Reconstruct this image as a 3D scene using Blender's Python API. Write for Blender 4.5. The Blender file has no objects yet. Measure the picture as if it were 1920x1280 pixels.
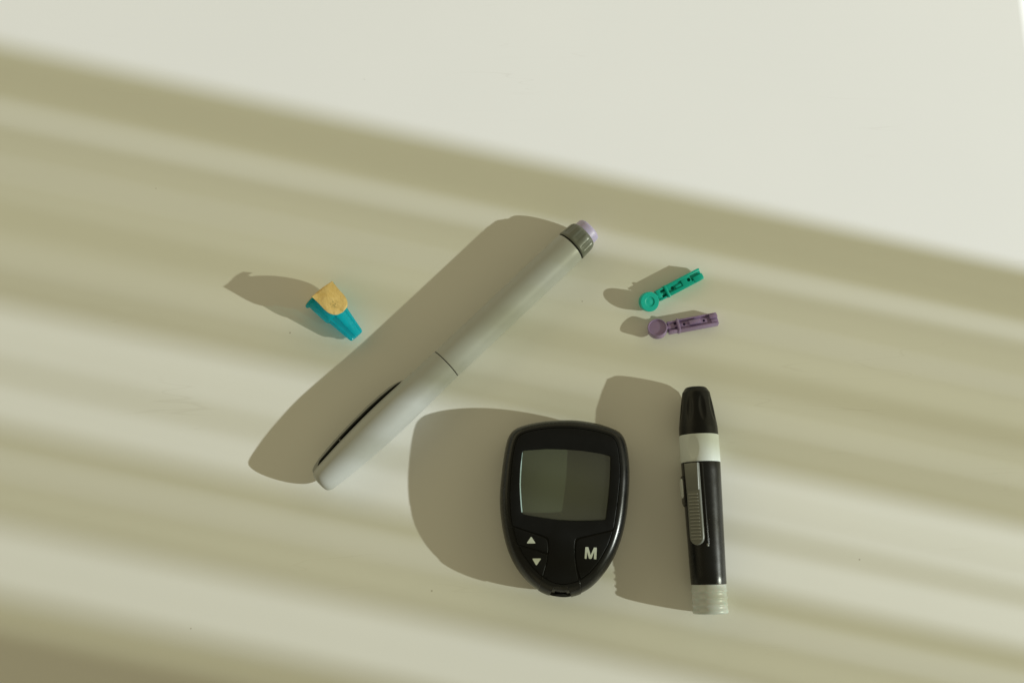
import bpy, bmesh, math, random
from mathutils import Vector, Matrix
random.seed(7)
R = math.radians
MM = 0.001

# ------------------------------------------------------------------ camera, light, exposure
scene = bpy.context.scene
col = scene.collection
cd = bpy.data.cameras.new("camera")
cam = bpy.data.objects.new("camera", cd)
col.objects.link(cam)
cd.sensor_width = 36.0
cd.lens = 35.0
cd.clip_start = 0.01
cd.clip_end = 50.0
TILT = R(13.5)
cam.location = (0.0, -0.450 * math.sin(TILT), 0.450 * math.cos(TILT))
cam.rotation_euler = (TILT, 0, 0)
scene.camera = cam

world = bpy.data.worlds.new("World")
scene.world = world
world.use_nodes = True
bg = world.node_tree.nodes["Background"]
bg.inputs[0].default_value = (1.0, 0.895, 0.54, 1)      # warm light of the room around the table
bg.inputs[1].default_value = 0.188

SUN_AZ, SUN_EL, SUN_D = R(-12.6), R(21.3), 9.0           # low light coming through the window on the right
U = Vector((math.cos(SUN_AZ), math.sin(SUN_AZ), 0))
V = Vector((-U.y, U.x, 0))
ld = bpy.data.lights.new("window_light", 'AREA')
ld.shape = 'DISK'
ld.size = 0.086
ld.energy = 1490.0
ld.color = (0.90, 0.965, 1.0)
lamp = bpy.data.objects.new("window_light", ld)
col.objects.link(lamp)
lamp.location = U * SUN_D + Vector((0, 0, SUN_D * math.tan(SUN_EL)))
lamp.rotation_euler = (-lamp.location).to_track_quat('-Z', 'Y').to_euler()

def soft_lamp(name, loc, aim, sx, sy, watts, color):
    d = bpy.data.lights.new(name, 'AREA')
    d.shape = 'RECTANGLE'; d.size = sx; d.size_y = sy; d.energy = watts; d.color = color
    o = bpy.data.objects.new(name, d); col.objects.link(o)
    o.location = loc
    o.rotation_euler = (Vector(aim) - Vector(loc)).to_track_quat('-Z', 'Y').to_euler()
    return o
WARM = (1.0, 0.895, 0.53)                                  # tint of the added, unseen fill lamps that replace light off the walls
soft_lamp("fill_light", (-2.2, 1.6, 1.15), (0, 0, 0), 3.6, 2.2, 17.0, WARM)
soft_lamp("fill_light", (2.5, 1.0, 1.25), (0, 0, 0), 3.2, 2.2, 8.0, WARM)
soft_lamp("fill_light", (0.8, 2.8, 1.25), (0, 0, 0), 3.6, 2.2, 10.0, WARM)
soft_lamp("fill_light", (-0.6, -2.8, 1.25), (0, 0, 0), 3.6, 2.2, 7.8, WARM)

scene.view_settings.view_transform = 'Standard'
scene.view_settings.look = 'None'
scene.view_settings.exposure = 0.0
scene.view_settings.gamma = 1.0
scene.render.engine = 'CYCLES'
scene.cycles.use_denoising = True
scene.cycles.max_bounces = 12
scene.cycles.transparent_max_bounces = 16

# ------------------------------------------------------------------ materials
def nt(name):
    m = bpy.data.materials.new(name); m.use_nodes = True
    t = m.node_tree
    return m, t, t.nodes["Principled BSDF"], t.nodes["Material Output"]

def plastic(name, c, rough=0.4, spec=0.5, metal=0.0, bump=0.0, bscale=3000.0, var=0.06, vscale=220.0,
            coat=0.0, sss=0.0, rvar=0.08):
    m, t, b, out = nt(name)
    n, l = t.nodes, t.links
    tc = n.new("ShaderNodeTexCoord")
    nz = n.new("ShaderNodeTexNoise"); nz.inputs["Scale"].default_value = vscale; nz.inputs["Detail"].default_value = 5
    l.new(tc.outputs["Object"], nz.inputs["Vector"])
    mx = n.new("ShaderNodeMix"); mx.data_type = 'RGBA'
    lo = [max(0, x * (1 - var)) for x in c]; hi = [min(1, x * (1 + var)) for x in c]
    mx.inputs["A"].default_value = (*lo, 1); mx.inputs["B"].default_value = (*hi, 1)
    l.new(nz.outputs["Fac"], mx.inputs["Factor"])
    l.new(mx.outputs["Result"], b.inputs["Base Color"])
    mr = n.new("ShaderNodeMapRange")
    mr.inputs["To Min"].default_value = rough - rvar; mr.inputs["To Max"].default_value = rough + rvar
    l.new(nz.outputs["Fac"], mr.inputs["Value"])
    l.new(mr.outputs["Result"], b.inputs["Roughness"])
    b.inputs["Specular IOR Level"].default_value = spec
    b.inputs["Metallic"].default_value = metal
    b.inputs["Coat Weight"].default_value = coat
    if sss:
        b.inputs["Subsurface Weight"].default_value = sss
        b.inputs["Subsurface Radius"].default_value = (0.3, 1.0, 0.8)
        b.inputs["Subsurface Scale"].default_value = 0.0015
    if bump:
        n2 = n.new("ShaderNodeTexNoise"); n2.inputs["Scale"].default_value = bscale; n2.inputs["Detail"].default_value = 3
        l.new(tc.outputs["Object"], n2.inputs["Vector"])
        bp = n.new("ShaderNodeBump"); bp.inputs["Strength"].default_value = bump; bp.inputs["Distance"].default_value = 0.0002
        l.new(n2.outputs["Fac"], bp.inputs["Height"]); l.new(bp.outputs["Normal"], b.inputs["Normal"])
    return m

def table_material():
    m, t, b, out = nt("table_laminate")
    n, l = t.nodes, t.links
    tc = n.new("ShaderNodeTexCoord")
    nz = n.new("ShaderNodeTexNoise"); nz.inputs["Scale"].default_value = 9; nz.inputs["Detail"].default_value = 6
    l.new(tc.outputs["Object"], nz.inputs["Vector"])
    fine = n.new("ShaderNodeTexNoise"); fine.inputs["Scale"].default_value = 900; fine.inputs["Detail"].default_value = 3
    l.new(tc.outputs["Object"], fine.inputs["Vector"])
    # fine dust specks: the rare centres of a cell pattern
    vo = n.new("ShaderNodeTexVoronoi"); vo.inputs["Scale"].default_value = 60
    l.new(tc.outputs["Object"], vo.inputs["Vector"])
    lt = n.new("ShaderNodeMath"); lt.operation = 'LESS_THAN'; lt.inputs[1].default_value = 0.026
    l.new(vo.outputs["Distance"], lt.inputs[0])
    sep = n.new("ShaderNodeSeparateColor"); l.new(vo.outputs["Color"], sep.inputs[0])
    gt = n.new("ShaderNodeMath"); gt.operation = 'GREATER_THAN'; gt.inputs[1].default_value = 0.72
    l.new(sep.outputs[0], gt.inputs[0])
    mu = n.new("ShaderNodeMath"); mu.operation = 'MULTIPLY'; l.new(lt.outputs[0], mu.inputs[0]); l.new(gt.outputs[0], mu.inputs[1])
    mu2 = n.new("ShaderNodeMath"); mu2.operation = 'MULTIPLY'; l.new(mu.outputs[0], mu2.inputs[0]); mu2.inputs[1].default_value = 0.45
    mx = n.new("ShaderNodeMix"); mx.data_type = 'RGBA'
    mx.inputs["A"].default_value = (0.755, 0.755, 0.735, 1); mx.inputs["B"].default_value = (0.795, 0.79, 0.765, 1)
    l.new(nz.outputs["Fac"], mx.inputs["Factor"])
    m2 = n.new("ShaderNodeMix"); m2.data_type = 'RGBA'
    l.new(mu2.outputs[0], m2.inputs["Factor"]); l.new(mx.outputs["Result"], m2.inputs["A"])
    m2.inputs["B"].default_value = (0.25, 0.2, 0.15, 1)
    base = m2.outputs["Result"]
    for ang, sx, sy, seed in ((-14, 2.2, 34, 0.0), (31, 2.6, 40, 3.7), (-63, 3.0, 46, 8.1)):      # hairline scuffs, in patches
        mp0 = n.new("ShaderNodeMapping"); mp0.inputs["Rotation"].default_value = (0, 0, R(ang)); mp0.inputs["Scale"].default_value = (sx, sy, 1)
        mp0.inputs["Location"].default_value = (seed, seed, 0)
        l.new(tc.outputs["Object"], mp0.inputs["Vector"])
        q = n.new("ShaderNodeTexNoise"); q.inputs["Scale"].default_value = 2.0; q.inputs["Detail"].default_value = 2; l.new(mp0.outputs["Vector"], q.inputs["Vector"])
        d1 = n.new("ShaderNodeMath"); d1.operation = 'SUBTRACT'; d1.inputs[1].default_value = 0.5; l.new(q.outputs["Fac"], d1.inputs[0])
        d2 = n.new("ShaderNodeMath"); d2.operation = 'ABSOLUTE'; l.new(d1.outputs[0], d2.inputs[0])
        d3 = n.new("ShaderNodeMapRange"); d3.inputs["From Min"].default_value = 0.0; d3.inputs["From Max"].default_value = 0.0045
        d3.inputs["To Min"].default_value = 1.0; d3.inputs["To Max"].default_value = 0.0; l.new(d2.outputs[0], d3.inputs["Value"])
        pn = n.new("ShaderNodeTexNoise"); pn.inputs["Scale"].default_value = 13.0; pn.inputs["Detail"].default_value = 1
        mo = n.new("ShaderNodeMapping"); mo.inputs["Location"].default_value = (seed * 2, -seed, 0); l.new(tc.outputs["Object"], mo.inputs["Vector"]); l.new(mo.outputs["Vector"], pn.inputs["Vector"])
        pm = n.new("ShaderNodeMapRange"); pm.inputs["From Min"].default_value = 0.62; pm.inputs["From Max"].default_value = 0.72; l.new(pn.outputs["Fac"], pm.inputs["Value"])
        mm = n.new("ShaderNodeMath"); mm.operation = 'MULTIPLY'; l.new(d3.outputs["Result"], mm.inputs[0]); l.new(pm.outputs["Result"], mm.inputs[1])
        m5 = n.new("ShaderNodeMath"); m5.operation = 'MULTIPLY'; m5.inputs[1].default_value = 0.11; l.new(mm.outputs[0], m5.inputs[0])
        mz = n.new("ShaderNodeMix"); mz.data_type = 'RGBA'; l.new(m5.outputs[0], mz.inputs["Factor"]); l.new(base, mz.inputs["A"]); mz.inputs["B"].default_value = (0.4, 0.36, 0.3, 1)
        base = mz.outputs["Result"]
    l.new(base, b.inputs["Base Color"])
    b.inputs["Roughness"].default_value = 0.55
    b.inputs["Specular IOR Level"].default_value = 0.3
    # hairline scratches: thin iso-lines of a stretched noise, only in patches
    mp = n.new("ShaderNodeMapping"); mp.inputs["Rotation"].default_value = (0, 0, R(-14)); mp.inputs["Scale"].default_value = (6, 70, 1)
    l.new(tc.outputs["Object"], mp.inputs["Vector"])
    sc = n.new("ShaderNodeTexNoise"); sc.inputs["Scale"].default_value = 1.6; sc.inputs["Detail"].default_value = 4
    l.new(mp.outputs["Vector"], sc.inputs["Vector"])
    ad = n.new("ShaderNodeMath"); ad.operation = 'MULTIPLY_ADD'
    l.new(fine.outputs["Fac"], ad.inputs[0]); ad.inputs[1].default_value = 0.35; l.new(sc.outputs["Fac"], ad.inputs[2])
    bp = n.new("ShaderNodeBump"); bp.inputs["Strength"].default_value = 0.10; bp.inputs["Distance"].default_value = 0.0004
    l.new(ad.outputs[0], bp.inputs["Height"]); l.new(bp.outputs["Normal"], b.inputs["Normal"])
    return m

def see_through(name, c, solid, rough=0.15, tint=None):
    """coloured clear plastic: part passes straight through tinted, part is a glossy coloured surface"""
    m, t, b, out = nt(name)
    n, l = t.nodes, t.links
    tc = n.new("ShaderNodeTexCoord")
    nz = n.new("ShaderNodeTexNoise"); nz.inputs["Scale"].default_value = 260; nz.inputs["Detail"].default_value = 4
    l.new(tc.outputs["Object"], nz.inputs["Vector"])
    mx = n.new("ShaderNodeMix"); mx.data_type = 'RGBA'
    mx.inputs["A"].default_value = (*[x * 0.88 for x in c], 1); mx.inputs["B"].default_value = (*[min(1, x * 1.1) for x in c], 1)
    l.new(nz.outputs["Fac"], mx.inputs["Factor"]); l.new(mx.outputs["Result"], b.inputs["Base Color"])
    b.inputs["Roughness"].default_value = rough
    tl = n.new("ShaderNodeBsdfTranslucent"); l.new(mx.outputs["Result"], tl.inputs["Color"])
    s1 = n.new("ShaderNodeMixShader"); s1.inputs[0].default_value = 0.55
    l.new(b.outputs[0], s1.inputs[1]); l.new(tl.outputs[0], s1.inputs[2])
    tr = n.new("ShaderNodeBsdfTransparent"); tr.inputs["Color"].default_value = (*(tint or c), 1)
    s2 = n.new("ShaderNodeMixShader"); s2.inputs[0].default_value = solid
    l.new(tr.outputs[0], s2.inputs[1]); l.new(s1.outputs[0], s2.inputs[2])
    l.new(s2.outputs[0], out.inputs["Surface"])
    return m

def lens_material():
    m, t, b, out = nt("display_lens_clear")
    n, l = t.nodes, t.links
    tr = n.new("ShaderNodeBsdfTransparent"); tr.inputs["Color"].default_value = (0.80, 0.82, 0.78, 1)
    gl = n.new("ShaderNodeBsdfGlossy"); gl.inputs["Roughness"].default_value = 0.12
    gl.inputs["Color"].default_value = (1, 1, 1, 1)
    tc = n.new("ShaderNodeTexCoord")
    nz = n.new("ShaderNodeTexNoise"); nz.inputs["Scale"].default_value = 90
    l.new(tc.outputs["Object"], nz.inputs["Vector"])
    mr = n.new("ShaderNodeMapRange"); mr.inputs["To Min"].default_value = 0.08; mr.inputs["To Max"].default_value = 0.16
    l.new(nz.outputs["Fac"], mr.inputs["Value"]); l.new(mr.outputs["Result"], gl.inputs["Roughness"])
    fr = n.new("ShaderNodeFresnel"); fr.inputs["IOR"].default_value = 1.5
    ge = n.new("ShaderNodeNewGeometry")                    # only the outer side mirrors; none inside the thin pane
    iv = n.new("ShaderNodeMath"); iv.operation = 'SUBTRACT'; iv.inputs[0].default_value = 1.0; l.new(ge.outputs["Backfacing"], iv.inputs[1])
    fm = n.new("ShaderNodeMath"); fm.operation = 'MULTIPLY'; l.new(fr.outputs[0], fm.inputs[0]); l.new(iv.outputs[0], fm.inputs[1])
    mx = n.new("ShaderNodeMixShader")
    hz = n.new("ShaderNodeBsdfDiffuse"); hz.inputs["Color"].default_value = (0.8, 0.8, 0.72, 1)   # even pale veil: reflections in the pane put into its colour
    m0 = n.new("ShaderNodeMixShader"); m0.inputs[0].default_value = 0.032
    l.new(tr.outputs[0], m0.inputs[1]); l.new(hz.outputs[0], m0.inputs[2])
    l.new(fm.outputs[0], mx.inputs[0]); l.new(m0.outputs[0], mx.inputs[1]); l.new(gl.outputs[0], mx.inputs[2])
    l.new(mx.outputs[0], out.inputs["Surface"])
    return m

def sheer_material():
    m, t, b, out = nt("sheer_voile")
    n, l = t.nodes, t.links
    tc = n.new("ShaderNodeTexCoord")
    nz = n.new("ShaderNodeTexNoise"); nz.inputs["Scale"].default_value = 60; nz.inputs["Detail"].default_value = 3
    l.new(tc.outputs["Object"], nz.inputs["Vector"])
    mp = n.new("ShaderNodeMapping"); mp.vector_type = 'POINT'   # slubs of the weave run down the cloth
    mp.inputs["Rotation"].default_value = (0, 0, -SUN_AZ); mp.inputs["Scale"].default_value = (0.5, 190, 1.4)
    l.new(tc.outputs["Object"], mp.inputs["Vector"])
    n2 = n.new("ShaderNodeTexNoise"); n2.inputs["Scale"].default_value = 1.0; n2.inputs["Detail"].default_value = 3; n2.inputs["Roughness"].default_value = 0.6
    l.new(mp.outputs["Vector"], n2.inputs["Vector"])
    mr = n.new("ShaderNodeMapRange"); mr.inputs["From Min"].default_value = 0.3; mr.inputs["From Max"].default_value = 0.7
    mr.inputs["To Min"].default_value = 0.19; mr.inputs["To Max"].default_value = 0.335
    l.new(n2.outputs["Fac"], mr.inputs["Value"])
    tr = n.new("ShaderNodeBsdfTransparent"); tr.inputs["Color"].default_value = (0.985, 0.980, 0.872, 1)   # cream voile
    df = n.new("ShaderNodeBsdfDiffuse"); df.inputs["Color"].default_value = (0.7, 0.66, 0.55, 1)
    tl = n.new("ShaderNodeBsdfTranslucent"); tl.inputs["Color"].default_value = (0.7, 0.66, 0.55, 1)
    s1 = n.new("ShaderNodeMixShader"); s1.inputs[0].default_value = 0.5
    l.new(df.outputs[0], s1.inputs[1]); l.new(tl.outputs[0], s1.inputs[2])
    s2 = n.new("ShaderNodeMixShader"); l.new(mr.outputs["Result"], s2.inputs[0])
    l.new(tr.outputs[0], s2.inputs[1]); l.new(s1.outputs[0], s2.inputs[2])
    l.new(s2.outputs[0], out.inputs["Surface"])
    return m

def paper_material():
    m, t, b, out = nt("seal_paper_amber")
    n, l = t.nodes, t.links
    tc = n.new("ShaderNodeTexCoord")
    nz = n.new("ShaderNodeTexNoise"); nz.inputs["Scale"].default_value = 420; nz.inputs["Detail"].default_value = 6
    l.new(tc.outputs["Object"], nz.inputs["Vector"])
    mx = n.new("ShaderNodeMix"); mx.data_type = 'RGBA'
    mx.inputs["A"].default_value = (0.72, 0.47, 0.14, 1); mx.inputs["B"].default_value = (0.86, 0.66, 0.33, 1)
    l.new(nz.outputs["Fac"], mx.inputs["Factor"])
    # worn printed mark in the middle of the tab
    ma = n.new("ShaderNodeMapping"); ma.inputs["Location"].default_value = (-0.0102, -0.0014, 0); ma.vector_type = 'POINT'
    l.new(tc.outputs["Object"], ma.inputs["Vector"])
    sx = n.new("ShaderNodeSeparateXYZ"); l.new(ma.outputs["Vector"], sx.inputs[0])
    cb = n.new("ShaderNodeCombineXYZ"); l.new(sx.outputs[0], cb.inputs[0]); l.new(sx.outputs[1], cb.inputs[1])
    ln = n.new("ShaderNodeVectorMath"); ln.operation = 'LENGTH'; l.new(cb.outputs[0], ln.inputs[0])
    m1 = n.new("ShaderNodeMapRange"); m1.inputs["From Min"].default_value = 0.0004; m1.inputs["From Max"].default_value = 0.0024
    m1.inputs["To Min"].default_value = 1.0; m1.inputs["To Max"].default_value = 0.0
    l.new(ln.outputs["Value"], m1.inputs["Value"])
    n3 = n.new("ShaderNodeTexNoise"); n3.inputs["Scale"].default_value = 1100; n3.inputs["Detail"].default_value = 2
    l.new(tc.outputs["Object"], n3.inputs["Vector"])
    m3 = n.new("ShaderNodeMapRange"); m3.inputs["From Min"].default_value = 0.42; m3.inputs["From Max"].default_value = 0.58
    l.new(n3.outputs["Fac"], m3.inputs["Value"])
    mu = n.new("ShaderNodeMath"); mu.operation = 'MULTIPLY'; l.new(m1.outputs["Result"], mu.inputs[0]); l.new(m3.outputs["Result"], mu.inputs[1])
    mu2 = n.new("ShaderNodeMath"); mu2.operation = 'MULTIPLY'; mu2.inputs[1].default_value = 0.75; l.new(mu.outputs[0], mu2.inputs[0])
    m2 = n.new("ShaderNodeMix"); m2.data_type = 'RGBA'
    l.new(mu2.outputs[0], m2.inputs["Factor"]); l.new(mx.outputs["Result"], m2.inputs["A"]); m2.inputs["B"].default_value = (0.22, 0.19, 0.07, 1)
    l.new(m2.outputs["Result"], b.inputs["Base Color"])
    b.inputs["Roughness"].default_value = 0.75
    bp = n.new("ShaderNodeBump"); bp.inputs["Strength"].default_value = 0.8; bp.inputs["Distance"].default_value = 0.0007
    l.new(nz.outputs["Fac"], bp.inputs["Height"]); l.new(bp.outputs["Normal"], b.inputs["Normal"])
    return m

def wood_paint():
    return plastic("painted_wood", (0.6, 0.58, 0.52), 0.6, vscale=30)

M = dict(
    table=table_material(), sheer=sheer_material(), lens=lens_material(), paper=paper_material(), jamb=wood_paint(),
    pen=plastic("pen_satin_grey", (0.40, 0.415, 0.41), 0.38, 0.5, 0.0, bump=0.04, bscale=4000, var=0.02),
    seam=plastic("seam_black", (0.012, 0.012, 0.011), 0.7, 0.2),
    knob=plastic("knob_dark_grey", (0.135, 0.145, 0.125), 0.32, 0.5, var=0.05),
    lilac=plastic("button_lilac", (0.45, 0.40, 0.62), 0.42, 0.5, sss=0.15, var=0.03),
    shell=plastic("meter_shell_black", (0.0055, 0.006, 0.0062), 0.27, 0.38, bump=0.08, bscale=4600, var=0.1),
    face=plastic("meter_face_black", (0.005, 0.0053, 0.0055), 0.42, 0.2, bump=0.10, bscale=5000, var=0.1),
    well=plastic("display_well_black", (0.02, 0.02, 0.017), 0.45, 0.3),
    lcd=plastic("liquid_crystal_grey_green", (0.16, 0.175, 0.115), 0.5, 0.35, var=0.03, vscale=2500),
    print_=plastic("button_print_white", (0.55, 0.60, 0.55), 0.6, 0.3, var=0.03),
    black=plastic("lancer_black", (0.0055, 0.006, 0.0062), 0.27, 0.42, bump=0.08, bscale=4600, var=0.1),
    tip=plastic("lancer_tip_black", (0.004, 0.0043, 0.0046), 0.36, 0.3, var=0.1),
    white=plastic("lancer_band_white", (0.62, 0.67, 0.69), 0.46, 0.4, var=0.02),
    grey=plastic("lancer_slider_grey", (0.17, 0.18, 0.17), 0.34, 0.5, var=0.04),
    ribbed=plastic("lancer_end_pale", (0.55, 0.59, 0.60), 0.36, 0.5, sss=0.2, var=0.05),
    teal=see_through("needle_cap_teal", (0.012, 0.70, 0.90), 0.66, 0.10, tint=(0.32, 0.90, 0.97)),
    inner=plastic("needle_shield_teal", (0.10, 0.66, 0.78), 0.35),
    green=plastic("lancet_green", (0.0, 0.48, 0.42), 0.30, 0.5, sss=0.12, var=0.05),
    purple=plastic("lancet_purple", (0.31, 0.22, 0.43), 0.38, 0.45, sss=0.10, var=0.05),
    ridge=plastic("lancer_ridge_highlight", (0.34, 0.35, 0.33), 0.28, 0.6, var=0.04),  # lighter than the slider: highlights along the ridges put into the colour
    edge=plastic("lens_lit_edge_pale", (0.42, 0.55, 0.58), 0.3, 0.6),  # pale colour carries the bright line of light at the lens edge
    hole=plastic("lancet_hole_dark", (0.01, 0.012, 0.01), 0.6, 0.2),
)

# ------------------------------------------------------------------ helpers
def link(o, parent=None):
    col.objects.link(o)
    if parent: o.parent = parent
    return o

def empty(name, loc, rz=0.0):
    o = bpy.data.objects.new(name, None); o.location = loc; o.rotation_euler = (0, 0, rz)
    o.empty_display_size = 0.01
    return link(o)

def tag(o, label, cat, group=None):
    o["label"] = label; o["category"] = cat
    if group: o["group"] = group

def mesh(name, bm, mat, parent=None, sharp=32, xf=None, mats=None):
    """bm is in millimetres"""
    if xf is not None:
        bmesh.ops.transform(bm, matrix=xf, verts=bm.verts)
    bmesh.ops.remove_doubles(bm, verts=bm.verts, dist=1e-4)
    bmesh.ops.recalc_face_normals(bm, faces=bm.faces)
    bmesh.ops.scale(bm, vec=(MM, MM, MM), verts=bm.verts)
    me = bpy.data.meshes.new(name); bm.to_mesh(me); bm.free()
    for p in me.polygons: p.use_smooth = True
    me.set_sharp_from_angle(angle=R(sharp))
    me.materials.append(mat)
    return link(bpy.data.objects.new(name, me), parent)

def spline(pts, n=6):
    out = []; k = len(pts)
    for i in range(k):
        p0, p1, p2, p3 = [Vector(pts[(i + j - 1) % k]) for j in range(4)]
        for j in range(n):
            t = j / n
            out.append(0.5 * ((2 * p1) + (p2 - p0) * t + (2 * p0 - 5 * p1 + 4 * p2 - p3) * t * t + (3 * p1 - p0 - 3 * p2 + p3) * t ** 3))
    return out

def area(p):
    return 0.5 * sum(p[i].x * p[(i + 1) % len(p)].y - p[(i + 1) % len(p)].x * p[i].y for i in range(len(p)))

def inset(p, d):
    """shrinks a closed loop by d (grows for a negative d)"""
    p = [Vector((q[0], q[1])) for q in p]
    s = 1 if area(p) > 0 else -1
    out = []; k = len(p)
    for i in range(k):
        e1 = (p[i] - p[i - 1]); e2 = (p[(i + 1) % k] - p[i])
        if e1.length < 1e-6 or e2.length < 1e-6: out.append(p[i]); continue
        e1.normalize(); e2.normalize()
        n1 = Vector((-e1.y, e1.x)) * s; n2 = Vector((-e2.y, e2.x)) * s
        m = n1 + n2; L = m.length
        if L < 1e-3: out.append(p[i] + n1 * d); continue
        m /= L
        out.append(p[i] + m * d / max(0.45, m.dot(n1)))
    return out

def round_poly(p, r=0.4, n=4):
    p = [Vector((q[0], q[1])) for q in p]; k = len(p); out = []
    for i in range(k):
        a = p[i - 1] - p[i]; b = p[(i + 1) % k] - p[i]
        ra = min(r, a.length * 0.45); rb = min(r, b.length * 0.45)
        A = p[i] + a.normalized() * ra; B = p[i] + b.normalized() * rb
        for j in range(n + 1):
            t = j / n
            out.append(A * (1 - t) ** 2 + p[i] * 2 * t * (1 - t) + B * t * t)
    return out

def ring(bm, pts, z):
    return [bm.verts.new((q[0], q[1], z)) for q in pts]

def bridge(bm, a, b, closed=True):
    k = len(a)
    for i in range(k if closed else k - 1):
        j = (i + 1) % k
        bm.faces.new((a[i], a[j], b[j], b[i]))

def fill(bm, loops):
    es = []
    for lp in loops:
        for i in range(len(lp)):
            e = bm.edges.get((lp[i], lp[(i + 1) % len(lp)])) or bm.edges.new((lp[i], lp[(i + 1) % len(lp)]))
            es.append(e)
    bmesh.ops.triangle_fill(bm, use_beauty=True, use_dissolve=False, edges=es)

def slab(outline, z0, z1, bevel=0.2, holes=(), steps=3, bm=None, bottom=True):
    """a plate with rounded top edges"""
    bm = bm or bmesh.new()
    tops, bots = [], []
    for q, sgn in [(outline, 1)] + [(h, -1) for h in holes]:
        a = ring(bm, q, z0); bots.append(a)
        for k in range(steps + 1):
            t = k / steps * math.pi / 2
            pts = inset(q, sgn * bevel * (1 - math.cos(t)))
            b = ring(bm, pts, z1 - bevel + bevel * math.sin(t))
            bridge(bm, a, b); a = b
        tops.append(a)
    fill(bm, tops)
    if bottom: fill(bm, bots)
    return bm

def lathe(prof, n=64, disp=None, cap0=True, cap1=True, sub=None):
    """profile (x, radius) turned about the x axis; angle 0 is up, + towards y"""
    bm = bmesh.new(); prev = None; rows = []
    for x, r in prof:
        row = []
        for i in range(n):
            f = 2 * math.pi * i / n
            rr = r + (disp(x, f, r) if disp else 0)
            row.append(bm.verts.new((x, rr * math.sin(f), rr * math.cos(f))))
        if prev: bridge(bm, prev, row)
        prev = row; rows.append(row)
    if cap0: bm.faces.new(rows[0])
    if cap1: bm.faces.new(rows[-1])
    return bm

def dense(prof, step):
    out = []
    for (x0, r0), (x1, r1) in zip(prof, prof[1:]):
        k = max(1, int(abs(x1 - x0) / step))
        for j in range(k): out.append((x0 + (x1 - x0) * j / k, r0 + (r1 - r0) * j / k))
    out.append(prof[-1])
    return out

def smooth_prof(pts, n=6):
    out = []
    for i in range(len(pts) - 1):
        p0 = Vector(pts[max(0, i - 1)]); p1 = Vector(pts[i]); p2 = Vector(pts[i + 1]); p3 = Vector(pts[min(len(pts) - 1, i + 2)])
        for j in range(n):
            t = j / n
            q = 0.5 * ((2 * p1) + (p2 - p0) * t + (2 * p0 - 5 * p1 + 4 * p2 - p3) * t * t + (3 * p1 - p0 - 3 * p2 + p3) * t ** 3)
            out.append((q.x, q.y))
    out.append(pts[-1])
    return out

def box(bm, x0, x1, y0, y1, z0, z1, bev=0.15):
    b2 = bmesh.new()
    bmesh.ops.create_cube(b2, size=1)
    for v in b2.verts:
        v.co = Vector((x0 + (v.co.x + 0.5) * (x1 - x0), y0 + (v.co.y + 0.5) * (y1 - y0), z0 + (v.co.z + 0.5) * (z1 - z0)))
    if bev: bmesh.ops.bevel(b2, geom=b2.edges[:], offset=bev, segments=2, affect='EDGES', profile=0.5)
    me = bpy.data.meshes.new("tmp"); b2.to_mesh(me); b2.free()
    bm.from_mesh(me); bpy.data.meshes.remove(me)
    return bm

def cut(o, bm_cut):
    """takes the volume bm_cut (mm) out of the mesh object o"""
    bmesh.ops.recalc_face_normals(bm_cut, faces=bm_cut.faces)
    bmesh.ops.scale(bm_cut, vec=(MM, MM, MM), verts=bm_cut.verts)
    me = bpy.data.meshes.new("cutter"); bm_cut.to_mesh(me); bm_cut.free()
    c = bpy.data.objects.new("cutter", me); col.objects.link(c)
    c.matrix_world = o.matrix_world
    c.parent = o.parent
    md = o.modifiers.new("cut", 'BOOLEAN'); md.operation = 'DIFFERENCE'; md.object = c; md.solver = 'EXACT'; md.use_self = True
    dg = bpy.context.evaluated_depsgraph_get(); dg.update()
    new = bpy.data.meshes.new_from_object(o.evaluated_get(dg))
    o.modifiers.clear(); o.data = new
    bpy.data.objects.remove(c); bpy.data.meshes.remove(me)
    return o

def tube_z(bm, x, y, r, z0, z1, n=20):
    a = [bm.verts.new((x + r * math.cos(2 * math.pi * i / n), y + r * math.sin(2 * math.pi * i / n), z0)) for i in range(n)]
    b = [bm.verts.new((v.co.x, v.co.y, z1)) for v in a]
    bridge(bm, a, b); bm.faces.new(a); bm.faces.new(b)
    return bm

# ------------------------------------------------------------------ table, curtain, window jamb
bm = bmesh.new()
box(bm, -1100, 257.0, -900, 900, -28, 0, 0)
me_edges = [e for e in bm.edges if all(v.co.x > 200 for v in e.verts) and abs(e.verts[0].co.z - e.verts[1].co.z) < 1]
bmesh.ops.bevel(bm, geom=me_edges, offset=8.5, segments=10, affect='EDGES', profile=0.5)
tab = mesh("tabletop", bm, M["table"]); tab["kind"] = "structure"
tab.rotation_euler = (0, 0, 0)

# sheer curtain: one continuous pleated sheet; (from, to, layers) across the light, in mm
CD = 1.20
zones = [(47.5, 70.5, 4), (47.5, 43.5, 1), (43.5, 34, 3), (34, 32.8, 5), (32.8, 24, 3), (24, 22.6, 1), (22.6, 7, 3), (7, 2.5, 5), (2.5, -9, 3), (-9, -10.2, 1),
         (-10.2, -18, 3), (-18, -19.5, 5), (-19.5, -24.5, 3), (-24.5, -27.5, 5), (-27.5, -38, 1), (-38, -38.8, 3), (-38.8, -47.5, 1),
         (-47.5, -51.5, 3), (-51.5, -67, 1), (-67, -71.5, 5), (-71.5, -78, 3), (-78, -80.5, 1), (-80.5, -86, 3), (-86, -87.5, 5), (-87.5, -95.5, 3), (-95.5, -98.5, 5),
         (-98.5, -119, 1), (-119, -124, 5), (-124, -126, 3), (-126, -150, 5)]
zones = [(a * 1.085, b * 1.085, k) for a, b, k in zones]
path = []; dep = 0.0
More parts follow.
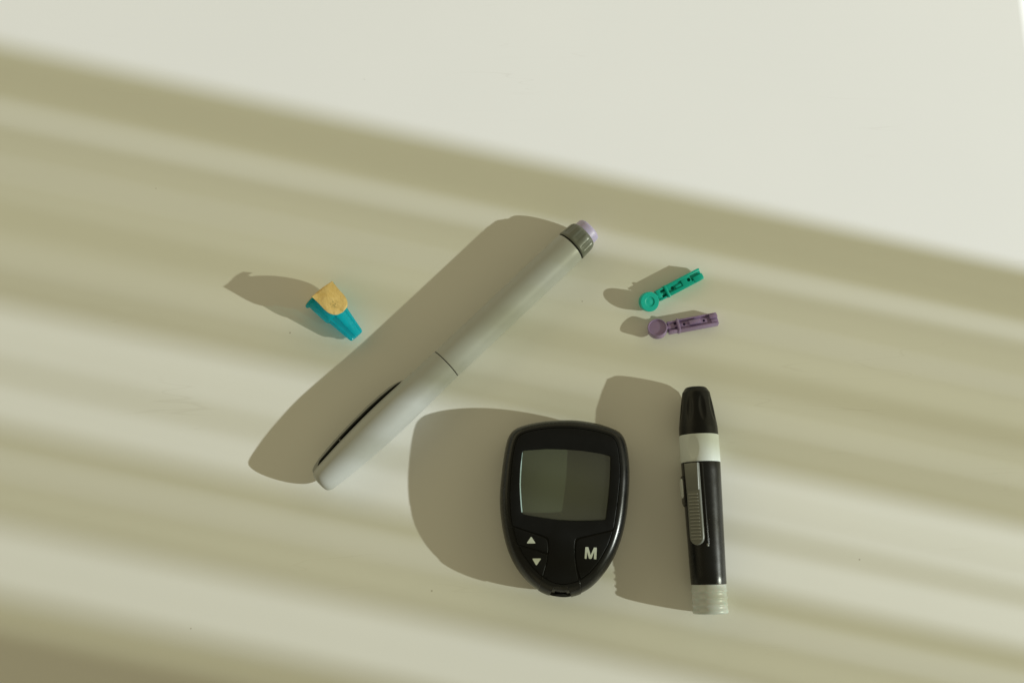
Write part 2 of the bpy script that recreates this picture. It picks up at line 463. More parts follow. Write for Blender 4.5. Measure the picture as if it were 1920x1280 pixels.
for a, b, nl in zones:
    for k in range(nl):
        p, q = (a, b) if k % 2 == 0 else (b, a)
        steps = max(2, int(abs(q - p) / 2.5))
        for j in range(steps):
            t = j / steps
            path.append((p + (q - p) * t, dep + 2.2 * math.sin(math.pi * t)))
        dep += 3.0
    dep -= 3.0 * (nl - 1) * 0.9
path.append((zones[-1][1], dep))
bm = bmesh.new(); rows = []
for zz in [20 + i * 45 for i in range(25)]:
    row = []
    for i, (s, d) in enumerate(path):
        sway = 0.9 * math.sin(zz / 210.0 + s * 0.035) + 0.5 * math.sin(zz / 90.0 + s * 0.11)
        p = U * (CD * 1000 + d) + V * (s + sway) + Vector((0, 0, zz))
        row.append(bm.verts.new(p))
    rows.append(row)
for a, b in zip(rows, rows[1:]): bridge(bm, a, b, closed=False)
cur = mesh("sheer_curtain", bm, M["sheer"], sharp=180)
tag(cur, "pale sheer pleated curtain hanging to the right of the table", "curtain")
bm = bmesh.new()
box(bm, 0, 60, -260, 0, -300, 1200, 3)
jamb = mesh("window_jamb", bm, M["jamb"], xf=Matrix.Translation(U * (CD * 1000 - 120) + V * (-146.0)) @ Matrix.Rotation(SUN_AZ, 4, 'Z'))
jamb["kind"] = "structure"

# ------------------------------------------------------------------ insulin pen
AX = R(44.35)
pen = empty("injection_pen", (-29.2 * MM, -12.3 * MM, 0), AX)
tag(pen, "long grey injection pen with lilac push button lying diagonally on the table", "pen")
PZ = 8.0
xf = Matrix.Translation((0, 0, PZ))
body_p = [(0.35, 7.0), (0.35, 7.35), (0.5, 7.48), (40, 7.55), (77.0, 7.68), (77.4, 7.62), (77.5, 7.3)]
mesh("barrel", lathe(dense(body_p, 4), 96), M["pen"], pen, xf=xf)
mesh("seam_ring", lathe([(-0.6, 6.9), (-0.6, 7.22), (0.6, 7.22), (0.6, 6.9)], 64), M["seam"], pen, xf=xf)
cap_p = smooth_prof([(-0.15, 7.50), (-10, 7.62), (-20, 7.8), (-35, 7.95), (-48, 7.55), (-58, 7.0), (-66, 6.35), (-71.2, 5.8), (-73.3, 5.2), (-74.4, 4.1), (-74.75, 2.6)], 5)
def cap_disp(x, f, r):
    # the side under the clip is cut flat
    lim = 8.2 if x > -19 else 8.2 - 0.010 * (-19 - x) - 0.00050 * (-19 - x) ** 2
    s = math.sin(f)
    return min(0.0, lim / s - r) if s > 0.3 else 0.0
cap = mesh("cap", lathe([(-0.05, 7.0), (-0.05, 7.42)] + cap_p, 96, cap_disp), M["pen"], pen, xf=xf)
# clip: a strip standing off the cap's side, rooted at the tip
cl = [(-18.3, 8.05, 7.45), (-21, 8.9, 8.2), (-25, 9.85, 9.1), (-31, 10.25, 9.5), (-37.3, 10.4, 9.6), (-46, 10.15, 9.35), (-54.6, 9.6, 8.85), (-62, 8.85, 8.0),
      (-68, 7.95, 7.0), (-71, 7.3, 5.5), (-72.8, 6.5, 3.0), (-74.0, 4.6, 0.5), (-74.6, 1.8, -1.0), (-74.3, -1.5, -2.0)]
cl2 = []
cl = [(x, yo, yi - (0.45 if -66 < x < -22 else 0.1)) for x, yo, yi in cl]
for i in range(len(cl) - 1):
    for j in range(4):
        t = j / 4; cl2.append(tuple(cl[i][k] + (cl[i + 1][k] - cl[i][k]) * t for k in range(3)))
cl2.append(cl[-1])
bm = bmesh.new(); prev = None; rows = []
for i, (x, yo, yi) in enumerate(cl2):
    hw = 2.6 if x > -66 else max(1.4, 2.6 - 0.14 * (-66 - x))
    if x > -21: hw = 1.2 + 1.4 * (-18.3 - x) / 2.7
    xi = x if x > -70 else x + min(2.2, (-70 - x) * 0.9)
    sec = []
    for j in range(9):
        t = -1 + j / 4.0
        sec.append(bm.verts.new((x, yo - 0.45 * t * t, PZ + 0.2 + hw * t)))
    for j in range(9):
        t = 1 - j / 4.0
        sec.append(bm.verts.new((xi, yi, PZ + 0.2 + hw * 0.96 * t)))
    if prev: bridge(bm, prev, sec)
    prev = sec; rows.append(sec)
bm.faces.new(rows[0]); bm.faces.new(rows[-1])
clip = mesh("clip", bm, M["pen"], cap, sharp=40)
bm = bmesh.new(); box(bm, -56.3, -55.7, 6.4, 8.95, PZ - 1.2, PZ + 0.6, 0.1)
mesh("clip_stud", bm, M["pen"], clip)
# dark bottom of the slit between clip and cap
bm = bmesh.new(); prev = None; rows = []
for (x, yo, yi) in cl2:
    if -70 < x < -19.5:
        sec = [bm.verts.new((x, y, z)) for y, z in ((5.2, PZ - 2.2), (yi + 0.35, PZ - 2.2), (yi + 0.35, PZ - 1.0), (5.2, PZ - 1.0))]
        if prev: bridge(bm, prev, sec)
        prev = sec; rows.append(sec)
bm.faces.new(rows[0]); bm.faces.new(rows[-1])
mesh("slit_floor", bm, M["seam"], cap, sharp=30)
# dose knob
mesh("knob_ring", lathe([(77.2, 6.8), (77.2, 7.35), (78.6, 7.35), (78.6, 6.8)], 64), M["seam"], pen, xf=xf)
def knob_disp(x, f, r):
    if x < 79.2: return 0.0
    w = math.cos(8 * f + 0.6)
    k = min(1.0, (x - 79.2) / 1.2) * (1 if x < 84.8 else max(0, (86.6 - x) / 1.8))
    return -0.32 * k * (1 / (1 + math.exp(-9 * (w - 0.1))))
kp = [(78.3, 6.5), (78.3, 7.5), (78.6, 7.68), (79.2, 7.68), (84.2, 7.45), (85.2, 7.3), (86.0, 6.9), (86.4, 6.45), (86.45, 5.0)]
mesh("dose_knob", lathe(dense(kp, 0.5), 160, knob_disp), M["knob"], pen, xf=xf, sharp=38)
bp_ = [(86.0, 5.0), (86.3, 6.0), (88.8, 5.95), (89.7, 5.8), (90.15, 5.45), (90.3, 4.8), (90.15, 3.6), (90.0, 0.3)]
mesh("push_button", lathe(bp_, 64), M["lilac"], pen, xf=xf, sharp=45)

# ------------------------------------------------------------------ glucose meter
OUT = [(-0.6, 38.2), (-8.86, 37.64), (-16.43, 36.12), (-21.24, 34.18), (-23.98, 30.94), (-25.48, 25.44), (-26.69, 17.26), (-27.48, 9.16), (-27.67, 3.79), (-27.25, -2.87), (-25.95, -10.8), (-23.94, -17.68), (-20.74, -23.99), (-16.64, -29.04), (-12.68, -32.38), (-8.07, -34.82), (-2.79, -35.91), (1.83, -35.78), (7.14, -34.05), (11.83, -30.97), (16.58, -25.81), (20.72, -19.31), (23.7, -12.11), (25.79, -4.2), (27.18, 5.13), (27.83, 13.88), (27.79, 19.98), (27.26, 25.44), (26.15, 29.9), (24.03, 32.87), (19.96, 34.94), (13.82, 36.81), (6.28, 37.99)]
INN = [(-1.07, 34.0), (-9.15, 33.46), (-15.88, 32.11), (-19.25, 30.42), (-20.93, 27.38), (-22.27, 21.01), (-23.07, 13.02), (-23.47, 5.76), (-23.26, -0.79), (-22.41, -7.29), (-20.64, -13.74), (-17.9, -18.87), (-14.13, -23.97), (-9.6, -28.09), (-5.72, -30.18), (-1.83, -30.94), (2.07, -30.43), (5.33, -29.36), (9.28, -26.51), (13.28, -22.06), (17.2, -15.67), (19.8, -8.58), (21.07, -2.09), (22.09, 4.45), (22.92, 11.03), (23.19, 16.34), (22.87, 22.34), (22.05, 27.04), (20.05, 30.08), (15.05, 31.9), (7.0, 33.46)]
WIN = [(-18.0, 24.1), (-7.89, 24.83), (0.14, 24.63), (7.49, 24.09), (14.82, 22.95), (19.2, 21.85), (19.01, 16.28), (18.52, 9.67), (17.71, 3.1), (16.5, -4.85), (10.29, -5.11), (3.71, -5.18), (-2.86, -4.85), (-9.44, -3.95), (-16.02, -2.97), (-18.6, -2.4), (-18.97, 3.1), (-19.29, 9.67), (-18.94, 16.28)]
FACE_A = [(-22.27, -7.12), (-16.04, -9.26), (-9.49, -11.32), (-7.67, -12.35), (-7.16, -14.4), (-7.19, -17.61), (-7.46, -19.52), (-8.41, -23.98), (-9.75, -28.28)]
FACE_B = [(5.17, -29.36), (4.66, -28.73), (3.88, -24.61), (3.42, -20.16), (3.35, -16.33), (3.72, -13.12), (5.25, -12.03), (12.82, -10.29), (19.74, -8.61)]
UP = [(-21.68, -7.83), (-16.04, -9.71), (-9.82, -11.77), (-8.19, -12.67), (-7.62, -14.73), (-7.57, -16.65), (-7.72, -18.37), (-13.78, -16.58), (-19.99, -14.79)]
DN = [(-19.59, -15.56), (-13.78, -17.22), (-7.79, -19.01), (-8.6, -23.34), (-9.87, -27.65), (-13.81, -23.85), (-17.51, -19.08)]
MB = [(4.24, -13.44), (5.57, -12.48), (12.81, -10.8), (19.27, -9.32), (17.04, -15.17), (13.11, -21.75), (9.25, -26.07), (5.57, -28.66), (4.46, -24.61), (3.81, -20.16), (3.81, -16.33)]
GM = [(7.44, -20.54), (7.83, -15.83), (9.04, -15.83), (9.94, -19.09), (11.37, -16.0), (12.57, -16.07), (12.24, -20.77), (11.21, -20.7), (11.44, -17.75), (10.25, -20.6), (9.23, -20.54), (8.49, -17.75), (8.26, -20.6)]
GU = [(-14.5, -11.51), (-16.48, -14.38), (-12.69, -14.38)]
GD = [(-14.2, -20.44), (-10.39, -20.44), (-12.47, -23.38)]

meter = empty("glucose_meter", (22.47 * MM, -75.67 * MM, 0))
tag(meter, "black rounded glucose meter with blank grey display and M button", "glucose meter")
ZT = 17.9                                                  # top of the face
N = 180; CEN = Vector((0, 2))
def by_angle(loop):
    loop = [Vector((q[0], q[1])) - CEN for q in loop]; k = len(loop); out = []
    for i in range(N):
        a = 2 * math.pi * i / N; d = Vector((math.cos(a), math.sin(a)))
        best = None
        for j in range(k):
            p, q = loop[j], loop[(j + 1) % k]; e = q - p
            den = d.x * e.y - d.y * e.x
            if abs(den) < 1e-9: continue
            t = (p.x * e.y - p.y * e.x) / den; s = (p.x * d.y - p.y * d.x) / den
            if t > 0 and -1e-6 <= s <= 1 + 1e-6: best = t if best is None else max(best, t)
        out.append(d * best + CEN)
    return out
outd = spline(OUT, 6); innd = spline(INN, 6)
OA, IA = by_angle(outd), by_angle(innd)
wind = round_poly(WIN, 0.001, 1)
wind = []
for i, q in enumerate(WIN):
    p = Vector(q); a = Vector(WIN[i - 1]); b = Vector(WIN[(i + 1) % len(WIN)])
    r = 1.1 if (p - a).normalized().dot((b - p).normalized()) < 0.7 else 0.001
    if r > 0.01:
        A = p + (a - p).normalized() * r; B = p + (b - p).normalized() * r
        for j in range(6):
            t = j / 5; wind.append(A * (1 - t) ** 2 + p * 2 * t * (1 - t) + B * t * t)
    else: wind.append(p)

def rim_point(i, a, off=0.0):
    """point of the rim at angle index i; a from -90 (under) to 90 degrees (face edge)"""
    o, n_ = OA[i % N], IA[i % N]
    c, s = math.cos(a), math.sin(a)
    if a >= 0: h, z = (1 - c ** 0.92), 9.0 + 8.4 * s
    else: h, z = 0.95 * (1 - c), 9.0 + 8.55 * s
    d = (o - n_).normalized()
    p = o + (n_ - o) * h
    return Vector((p.x + d.x * off * c, p.y + d.y * off * c, z + off * s))
bm = bmesh.new(); prev = None
first = None
for k in range(-10, 15):
    a = k / 10 * math.pi / 2 if k < 0 else k / 14 * math.pi / 2
    # the seat of the nose cover is let into the rim
    row = [bm.verts.new(rim_point(i, a, -2.3 if 253 < i * 360 / N < 279 and 0.2 < a else 0.0)) for i in range(N)]
    if prev: bridge(bm, prev, row)
    else: first = row
    prev = row
bm.faces.new(first)
drop = [bm.verts.new((v.co.x, v.co.y, 16.4)) for v in prev]
for v, i in zip(drop, range(N)):
    d = (CEN - Vector((v.co.x, v.co.y))).normalized(); v.co.x += d.x * 0.12; v.co.y += d.y * 0.12
bridge(bm, prev, drop)
wl = inset(wind, -0.6)
a0 = ring(bm, wl, 16.4)
fill(bm, [drop, a0])
a1 = ring(bm, inset(wind, -3.0), 16.2); bridge(bm, a0, a1)
a2 = ring(bm, inset(wind, -3.0), 10.2); bridge(bm, a1, a2)
bm.faces.new(a2)
shell = mesh("housing", bm, M["shell"], meter, sharp=40)
# lower nose cover that runs over the rim, with the notch of the strip port sunk into it
PORT = [(-7.9, -38.0), (-5.35, -31.9), (0.55, -31.9), (2.7, -38.0)]
def port_depth(p):
    d = 1e9
    for i in range(3):
        q0, q1 = Vector(PORT[i]), Vector(PORT[i + 1]); e = (q1 - q0).normalized()
        d = min(d, e.y * (p.x - q0.x) - e.x * (p.y - q0.y))
    return max(0.0, min(1.0, (d + 0.12) / 0.4))
bm = bmesh.new(); grid_o, grid_i = [], []
A0, A1, NJ, NK = 251.5, 279.8, 170, 80
for k in range(NK + 1):
    a = (0.13 + 0.87 * k / NK) * math.pi / 2
    ro, ri = [], []
    for j in range(NJ + 1):
        ang = A0 + (A1 - A0) * j / NJ; fi = ang / 360 * N; i0 = int(fi); t = fi - i0
        q = rim_point(i0, a, 0.3).lerp(rim_point(i0 + 1, a, 0.3), t)
        edge = min(1.0, min(j, NJ - j) / 2.0)              # rounded side edges
        off = 0.34 * edge ** 0.5 - 1.5 * port_depth(q)
        ro.append(bm.verts.new(rim_point(i0, a, off).lerp(rim_point(i0 + 1, a, off), t)))
        ri.append(bm.verts.new(rim_point(i0, a, -2.0).lerp(rim_point(i0 + 1, a, -2.0), t)))
    grid_o.append(ro); grid_i.append(ri)
for g in (grid_o, grid_i):
    for a, b in zip(g, g[1:]): bridge(bm, a, b, closed=False)
for j in range(NJ):
    for r_ in (0, -1):
        bm.faces.new((grid_o[r_][j], grid_o[r_][j + 1], grid_i[r_][j + 1], grid_i[r_][j]))
for k in range(NK):
    for j in (0, -1):
        bm.faces.new((grid_o[k][j], grid_o[k + 1][j], grid_i[k + 1][j], grid_i[k][j]))
nose = mesh("nose_cover", bm, M["shell"], meter, sharp=50)
bm = bmesh.new(); box(bm, -5.0, 0.3, -35.4, -34.6, 10.4, 12.6, 0.2)
mesh("strip_port", bm, M["seam"], nose)
# face plate with its display opening
innc = inset(innd, 0.32)
def nearest(loop, p):
    return min(range(len(loop)), key=lambda i: (loop[i] - Vector(p)).length)
def open_spline(pts, n=4):
    pts = [Vector(p) for p in pts]; out = []
    for i in range(len(pts) - 1):
        p0 = pts[max(0, i - 1)]; p1 = pts[i]; p2 = pts[i + 1]; p3 = pts[min(len(pts) - 1, i + 2)]
        for j in range(n):
            t = j / n
            out.append(0.5 * ((2 * p1) + (p2 - p0) * t + (2 * p0 - 5 * p1 + 4 * p2 - p3) * t * t + (3 * p1 - p0 - 3 * p2 + p3) * t ** 3))
    out.append(pts[-1]); return out
K = len(innc)
iA0, iA1, iB0, iB1 = [nearest(innc, p) for p in (FACE_A[0], FACE_A[-1], FACE_B[0], FACE_B[-1])]
def arc(i, j):
    out = []
    while i % K != j % K: out.append(innc[i % K]); i += 1
    out.append(innc[j % K]); return out
def clean(l, d=0.12):
    out = []
    for p in l:
        if not out or (p - out[-1]).length > d: out.append(p)
    if (out[0] - out[-1]).length < d: out.pop()
    return out
face_loop = clean(arc(iB1, iA0) + open_spline(FACE_A)[1:-1] + arc(iA1, iB0) + open_spline(FACE_B)[1:-1])
mesh("face_plate", slab(face_loop, 16.6, ZT, 0.22, holes=[wind]), M["face"], meter, sharp=30)
def btn(name, pts, glyph, gname):
    p = round_poly(pts, 0.55, 3)
    o = mesh(name, slab(clean(p, 0.05), 16.6, ZT + 0.05, 0.28), M["face"], meter, sharp=30)
    g = bmesh.new(); g_ = clean(round_poly(glyph, 0.22 if len(glyph) > 3 else 0.5, 3), 0.02)
    g = slab(g_, ZT + 0.0, ZT + 0.09, 0.02, steps=1)
    mesh(gname, g, M["print_"], o)
    return o
btn("button", UP, GU, "up_arrow")["label"] = "up arrow button"
btn("button", DN, GD, "down_arrow")["label"] = "down arrow button"
btn("button", MB, GM, "letter_m")["label"] = "M button"
# display: well walls, panel, clear lens
bm = bmesh.new()
w0 = ring(bm, inset(wind, -0.02), 17.3); w1 = ring(bm, inset(wind, -0.5), 15.8); w2 = ring(bm, inset(wind, -2.6), 15.6); w3 = ring(bm, inset(wind, -2.6), 10.6)
bridge(bm, w0, w1); bridge(bm, w1, w2); bridge(bm, w2, w3)
mesh("display_well", bm, M["well"], meter)
bm = slab(inset(wind, -2.5), 10.3, 10.7, 0.05)
disp = mesh("display_panel", bm, M["lcd"], meter)
bm = slab(inset(wind, 0.06), 17.0, 17.75, 0.3)
mesh("display_lens", bm, M["lens"], disp, sharp=20)
# pale strip on the lens's left side only: lit edge put into colour
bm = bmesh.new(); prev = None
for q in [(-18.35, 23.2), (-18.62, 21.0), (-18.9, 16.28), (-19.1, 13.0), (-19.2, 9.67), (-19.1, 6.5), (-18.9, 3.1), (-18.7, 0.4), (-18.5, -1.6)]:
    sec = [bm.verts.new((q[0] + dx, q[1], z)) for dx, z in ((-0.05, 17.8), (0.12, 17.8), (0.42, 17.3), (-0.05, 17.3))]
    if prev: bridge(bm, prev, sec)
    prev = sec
mesh("lens_lit_edge", bm, M["edge"], disp, sharp=30)

# ------------------------------------------------------------------ lancing device
LA = math.atan2(-95.3, 2.4)
lan = empty("lancing_device", (80.4 * MM, -23.0 * MM, 0), LA)
tag(lan, "black and white lancing device with grey ribbed slider, beside the meter", "lancing device")
TIL = math.atan2(0.85, 66)
lx = Matrix.Translation((27, 0, 8.5)) @ Matrix.Rotation(TIL, 4, 'Y') @ Matrix.Translation((-27, 0, 0))
def tip_disp(x, f, r):
    d = 0.0
    for k in range(8):
        fc = 2 * math.pi * (k + 0.5) / 8 - 0.25
        df = (f - fc + math.pi) % (2 * math.pi) - math.pi
        q = (df * r / 1.55) ** 2 + ((x - 9.6) / 5.6) ** 2
        if q < 1: d -= 0.55 * (1 - q)
    return d
tp = [(0.1, 3.6), (0.0, 4.3), (0.35, 4.75), (1.9, 5.75), (2.2, 5.95), (8, 6.95), (15.5, 8.0), (17.5, 8.25), (20.9, 8.38), (20.95, 8.0)]
tipo = mesh("tip_cap", lathe(dense(tp, 0.5), 128, tip_disp), M["tip"], lan, xf=lx, sharp=40)
mesh("tip_opening", lathe([(-0.05, 0.2), (-0.05, 2.4), (0.3, 2.5)], 32), M["seam"], tipo, xf=lx)
def band_disp(x, f, r):
    f = (f + math.pi) % (2 * math.pi) - math.pi
    q = ((f - R(-30)) * r / 2.5) ** 2 + ((x - 26.6) / 5.0) ** 2
    return -0.6 * (1 - q) ** 0.8 if q < 1 else 0.0
bnd = [(21.0, 8.0), (21.0, 8.40), (21.15, 8.46), (32.5, 8.46), (32.7, 8.40), (32.7, 8.0)]
mesh("collar_band", lathe(dense(bnd, 0.25), 200, band_disp), M["white"], lan, xf=lx, sharp=40)
bo = [(32.75, 8.0), (32.8, 8.33), (33.0, 8.38), (53.5, 7.98), (83.3, 7.38), (83.5, 7.3), (83.5, 6.9)]
barrel = mesh("barrel", lathe(dense(bo, 3), 96), M["black"], lan, xf=lx, sharp=40)
ep = [(83.55, 6.9), (83.55, 7.22)]
for c in (86.2, 89.0, 91.8):
    ep += [(c - 0.55, 7.17), (c - 0.3, 7.36), (c, 7.43), (c + 0.3, 7.36), (c + 0.55, 7.15)]
ep += [(93.4, 7.1), (93.9, 7.35), (94.6, 7.42), (95.1, 7.3), (95.4, 6.9), (95.2, 6.2), (95.3, 0.3)]
mesh("pull_ring_end", lathe(ep, 96), M["ribbed"], lan, xf=lx, sharp=60)
# slider on the upper left flank: built in the tangent plane
def tangent(phi, r, s0, pitch=0.0):
    return lx @ Matrix.Rotation(-phi, 4, 'X') @ Matrix.Translation((s0, 0, r)) @ Matrix.Rotation(pitch, 4, 'Y')
def stadium(x0, x1, w, r0, n=8):
    pts = [Vector((x0 + r0, -w)), ]
    for i in range(n + 1):
        a = -math.pi / 2 + math.pi * i / n
        pts.append(Vector((x1 - w + w * math.cos(a), w * math.sin(a))))
    pts += [Vector((x0 + r0, w)), Vector((x0, w - r0)), Vector((x0, -w + r0))]
    return pts
PH = R(-37); PT = math.atan2(0.62, 34)
tx = tangent(PH, 8.35, 33.2, PT)
sl = mesh("slider", slab(stadium(0.1, 34.3, 3.25, 0.3), -3.0, 0.75, 0.75, steps=5), M["grey"], lan, xf=tx, sharp=40)
bm = slab(clean([Vector(q) for q in [(0.15, -3.2), (10.6, -3.0), (12.2, -2.7), (12.2, 2.7), (10.6, 3.0), (0.15, 3.2)]]), 0.0, 1.35, 0.7, steps=5)
for v in bm.verts:
    if v.co.x > 11 and v.co.z > 0.6: v.co.z -= 0.5
mesh("thumb_block", bm, M["grey"], sl, xf=tx, sharp=40)
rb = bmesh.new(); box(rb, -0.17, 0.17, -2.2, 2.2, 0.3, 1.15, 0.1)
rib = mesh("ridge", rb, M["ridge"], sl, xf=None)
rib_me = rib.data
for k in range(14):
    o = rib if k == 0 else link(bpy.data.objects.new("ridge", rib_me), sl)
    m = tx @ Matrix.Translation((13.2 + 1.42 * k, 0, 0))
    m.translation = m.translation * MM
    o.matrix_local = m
# lip of the slot beside the slider
bm = bmesh.new(); box(bm, 0.2, 34.2, 4.05, 4.6, -2.6, -0.62, 0.2)
mesh("slot_lip", bm, M["black"], barrel, xf=tx)
bm = bmesh.new(); box(bm, 33.6, 34.9, 3.75, 4.5, -2.4, -0.5, 0.3)
mesh("slot_end", bm, M["grey"], barrel, xf=tx)
# release button low on the left flank
tb = tangent(R(-86), 8.1, 38.2, R(1.1))
bm = slab(stadium(0, 13.2, 2.9, 1.6), -2.5, 0.7, 0.4)
rbt = mesh("release_button_frame", bm, M["black"], lan, xf=tb, sharp=40)
bm = slab(stadium(1.2, 9.5, 1.9, 1.0), 0.3, 1.25, 0.5)
mesh("release_button", bm, M["ribbed"], rbt, xf=tb, sharp=40)

# ------------------------------------------------------------------ pen needle in its teal cap
nee = empty("pen_needle_cap", (-86.3 * MM, 19.6 * MM, 0), R(-47.3))
tag(nee, "teal translucent pen needle cap with amber paper pull tab", "needle cap")
PIT = math.atan2(4.85, 24.2)
nx = Matrix.Translation((0, 0, 8.75)) @ Matrix.Rotation(PIT, 4, 'Y')
def rib_disp(x, f, r):
    k = min(1, max(0, (x - 11.8) / 0.8))
    w = math.cos(6 * f)
    return k * (-0.15 * r) * (0.5 - 0.5 * math.tanh(9 * (w - 0.1)))
op = [(0, 6.6), (0.0, 8.1), (0.25, 8.3), (0.9, 8.3), (1.15, 8.1), (1.3, 7.5), (1.8, 7.15), (11.4, 6.25), (12.0, 6.1), (12.5, 5.5), (13.0, 5.35), (24.2, 3.75), (24.9, 3.45), (25.2, 2.9), (25.25, 0.3)]
bm = lathe(dense(op, 0.7), 96, rib_disp, cap0=False)
outer = mesh("cap_body", bm, M["teal"], nee, xf=nx, sharp=28)
ip = [(0, 6.6), (11.6, 5.45), (12.2, 4.9), (24.0, 3.0), (24.4, 0.3)]
mesh("needle_hub", lathe([(0.8, 0.5), (0.8, 4.6), (7.0, 4.2), (8.0, 2.4), (8.4, 1.3), (18.5, 1.0), (19, 0.7), (19.1, 0.2)], 48), M["inner"], nee, xf=nx, sharp=40)
seal = mesh("paper_seal", lathe([(-0.35, 0.1), (-0.35, 7.8), (-0.25, 7.95), (-0.02, 7.95), (-0.02, 0.1)], 64), M["paper"], nee, xf=nx, sharp=40)
def tab_w(t):
    w = 5.6 - 0.3 * min(1, t / 0.3)
    if t > 0.5: w *= max(0, 1 - ((t - 0.5) / 0.5) ** 2.6) ** 0.45
    return w
bm = bmesh.new(); top = []; bot = []
for i in range(31):
    t = i / 30
    if i < 4:                                             # rolls over the flange from the seal
        x = 1.2 + 0.25 * i; z = 15.9 + 0.55 * i
        w = 5.6
    else:
        s = (i - 4) / 26; t = s
        x = 2.15 + 12.6 * s; z = 17.75 - 3.2 * s - 0.7 * s * s + 0.28 * math.sin(5.2 * s)
        w = tab_w(s)
    rt, rb_ = [], []
    for j in range(17):
        q = -1 + j / 8
        y = 2.0 + 0.25 * t + max(w, 0.05) * q
        zz = z - 0.55 * q * q * (0.25 + t) + 0.16 * math.sin(3.1 * q + 6 * t) + (0.35 * t * max(0, q - 0.5))
        sk = 0.35 * q * w / 5.35
        rt.append(bm.verts.new((x + sk, y, zz))); rb_.append(bm.verts.new((x + sk, y, zz - 0.22)))
    top.append(rt); bot.append(rb_)
for g in (top, bot):
    for a, b in zip(g, g[1:]): bridge(bm, a, b, closed=False)
for a, b in ((top[0], bot[0]), (top[-1], bot[-1])): bridge(bm, a, b, closed=False)
for j in (0, -1):
    bridge(bm, [r_[j] for r_ in top], [r_[j] for r_ in bot], closed=False)
mesh("pull_tab", bm, M["paper"], seal, sharp=50)

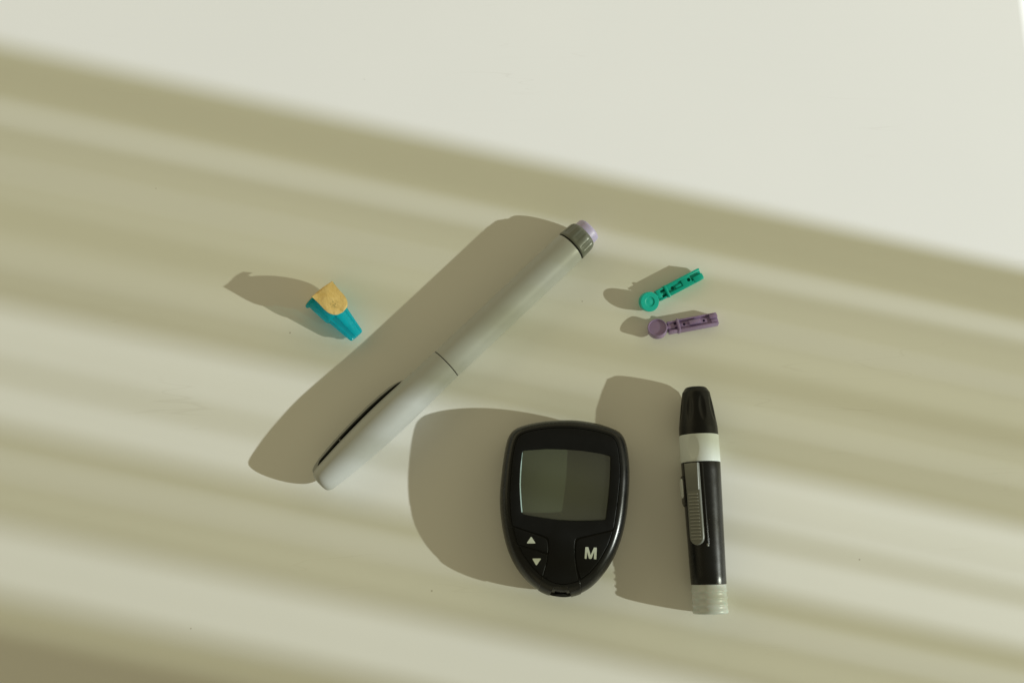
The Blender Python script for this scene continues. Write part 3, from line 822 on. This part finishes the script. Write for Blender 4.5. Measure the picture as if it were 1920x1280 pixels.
# ------------------------------------------------------------------ lancets
def lancet(name, loc, rz, roll, mat, kind, disc_at, disc_tilt):
    root = empty(name, (loc[0] * MM, loc[1] * MM, 0), rz)
    Rl = Matrix.Translation((0, 0, 3.1)) @ Matrix.Rotation(roll, 4, 'X') @ Matrix.Translation((0, 0, -2.7))
    bm = bmesh.new()
    box(bm, 5.0, 22.9, -2.75, 2.75, 0.5, 3.1, 0.3)
    if kind == 'bar':
        box(bm, 5.2, 22.8, -2.74, -2.0, 2.6, 4.1, 0.25); box(bm, 5.2, 22.8, 2.0, 2.74, 2.6, 4.1, 0.25)
        box(bm, 5.2, 18.6, -1.0, 1.0, 2.8, 3.25, 0.15)
    else:
        box(bm, 5.2, 22.8, -2.74, -1.1, 2.6, 4.3, 0.3); box(bm, 5.2, 22.8, 1.55, 2.74, 2.6, 4.3, 0.3)
        box(bm, 12.6, 17.2, -1.6, 1.7, 2.8, 4.2, 0.25)
    body = mesh("body", bm, mat, root, sharp=30)
    cb = bmesh.new()
    holes = [(7.5, 0.1), (16.6, 0.1)] if kind == 'bar' else [(7.9, 0.1), (16.1, 0.15)]
    for hx, hy in holes: tube_z(cb, hx, hy, 0.62 if kind == 'bar' else 0.85, 1.4, 8)
    # mouth at the far end
    cut(body, cb)
    cb = bmesh.new()
    if kind == 'bar': box(cb, 18.4, 19.4, -1.9, 1.9, 1.6, 8, 0)
    else: box(cb, 17.0, 18.3, -1.5, 1.4, 2.0, 8, 0)
    cut(body, cb)
    body.data.transform(Matrix.Diagonal((1 / MM, 1 / MM, 1 / MM, 1)))
    body.data.transform(Rl); body.data.transform(Matrix.Diagonal((MM, MM, MM, 1)))
    for p in body.data.polygons: p.use_smooth = True
    body.data.set_sharp_from_angle(angle=R(30))
    if kind == 'bar':
        bm = bmesh.new(); box(bm, 9.6, 14.9, -0.95, 0.95, 3.3, 4.75, 0.3); mesh("raised_bar", bm, mat, body, xf=Rl)
        bm = bmesh.new(); box(bm, 19.2, 22.85, 0.1, 1.9, 2.8, 4.7, 0.35); mesh("end_ridge", bm, mat, body, xf=Rl)
        bm = bmesh.new(); box(bm, 19.6, 22.8, -1.8, 0.1, 2.8, 3.9, 0.3); mesh("end_step", bm, mat, body, xf=Rl)
    else:
        bm = bmesh.new(); box(bm, 18.1, 22.95, -2.6, 0.15, 2.8, 4.55, 0.35); mesh("end_ridge", bm, mat, body, xf=Rl)
        bm = bmesh.new(); box(bm, 9.2, 12.8, -1.2, 0.5, 2.6, 3.7, 0.3); mesh("raised_bar", bm, mat, body, xf=Rl)
    bm = bmesh.new(); box(bm, 4.1, 5.3, -2.95, 2.95, 0.25, 4.75, 0.35)
    mesh("collar", bm, mat, root, xf=Rl)
    bm = bmesh.new()
    box(bm, 0.0, 4.3, -2.6, 2.6, 0.6, 2.0, 0.25)
    box(bm, 0.0, 4.3, -2.6, -1.7, 1.6, 4.1, 0.25); box(bm, 0.0, 4.3, 1.7, 2.6, 1.6, 4.1, 0.25)
    if kind == 'bar': box(bm, 0.15, 3.0, -1.2, 1.9, 1.8, 3.6, 0.3)
    else: box(bm, 0.0, 1.9, -1.9, 1.9, 1.6, 3.7, 0.25)
    mesh("neck", bm, mat, root, xf=Rl)
    st = lathe([(-1.6, 1.0), (0.5, 1.0), (4.4, 0.8)], 24)
    mesh("stem", st, mat, root, xf=Rl @ Matrix.Translation((0, 0, 2.7)))
    # twist-off disc
    if kind == 'bar':
        pr = [(-1.75, 0.2), (-1.75, 4.0), (-1.5, 4.3), (1.35, 4.4), (1.7, 4.25), (1.75, 4.05), (1.7, 3.92), (1.25, 3.86), (1.15, 3.7), (1.15, 0.2)]
    else:
        pr = [(-1.6, 0.2), (-1.6, 4.1), (-1.35, 4.4), (1.2, 4.5), (1.5, 4.4), (1.6, 4.2), (1.6, 2.35), (1.5, 2.2), (1.2, 2.1), (1.15, 1.9), (1.2, 1.0), (1.28, 0.2)]
    bm = lathe(pr, 64)
    dm = Matrix.Translation((disc_at[0], disc_at[1], disc_at[2])) @ Matrix.Rotation(roll + disc_tilt[0], 4, 'X') @ Matrix.Rotation(disc_tilt[1], 4, 'Y') @ Matrix.Rotation(R(-90), 4, 'Y')
    mesh("twist_disc", bm, mat, root, xf=dm, sharp=25)
    # settle on the table
    lo = min(v.co.z for c in root.children_recursive for v in c.data.vertices)
    for c in root.children_recursive: c.data.transform(Matrix.Translation((0, 0, -lo)))
    return root
g = lancet("lancet", (65.94, 20.35), R(28.1), R(14), M["green"], 'slot', (-4.95, -0.55, 4.0), (R(6), R(4)))
tag(g, "green plastic lancet with round dimpled twist-off disc", "lancet", "lancets on the table")
p = lancet("lancet", (70.2, 5.58), R(10.8), R(-10), M["purple"], 'bar', (-4.85, 0.3, 3.6), (R(-3), R(-4)))
tag(p, "purple plastic lancet with round recessed twist-off disc", "lancet", "lancets on the table")
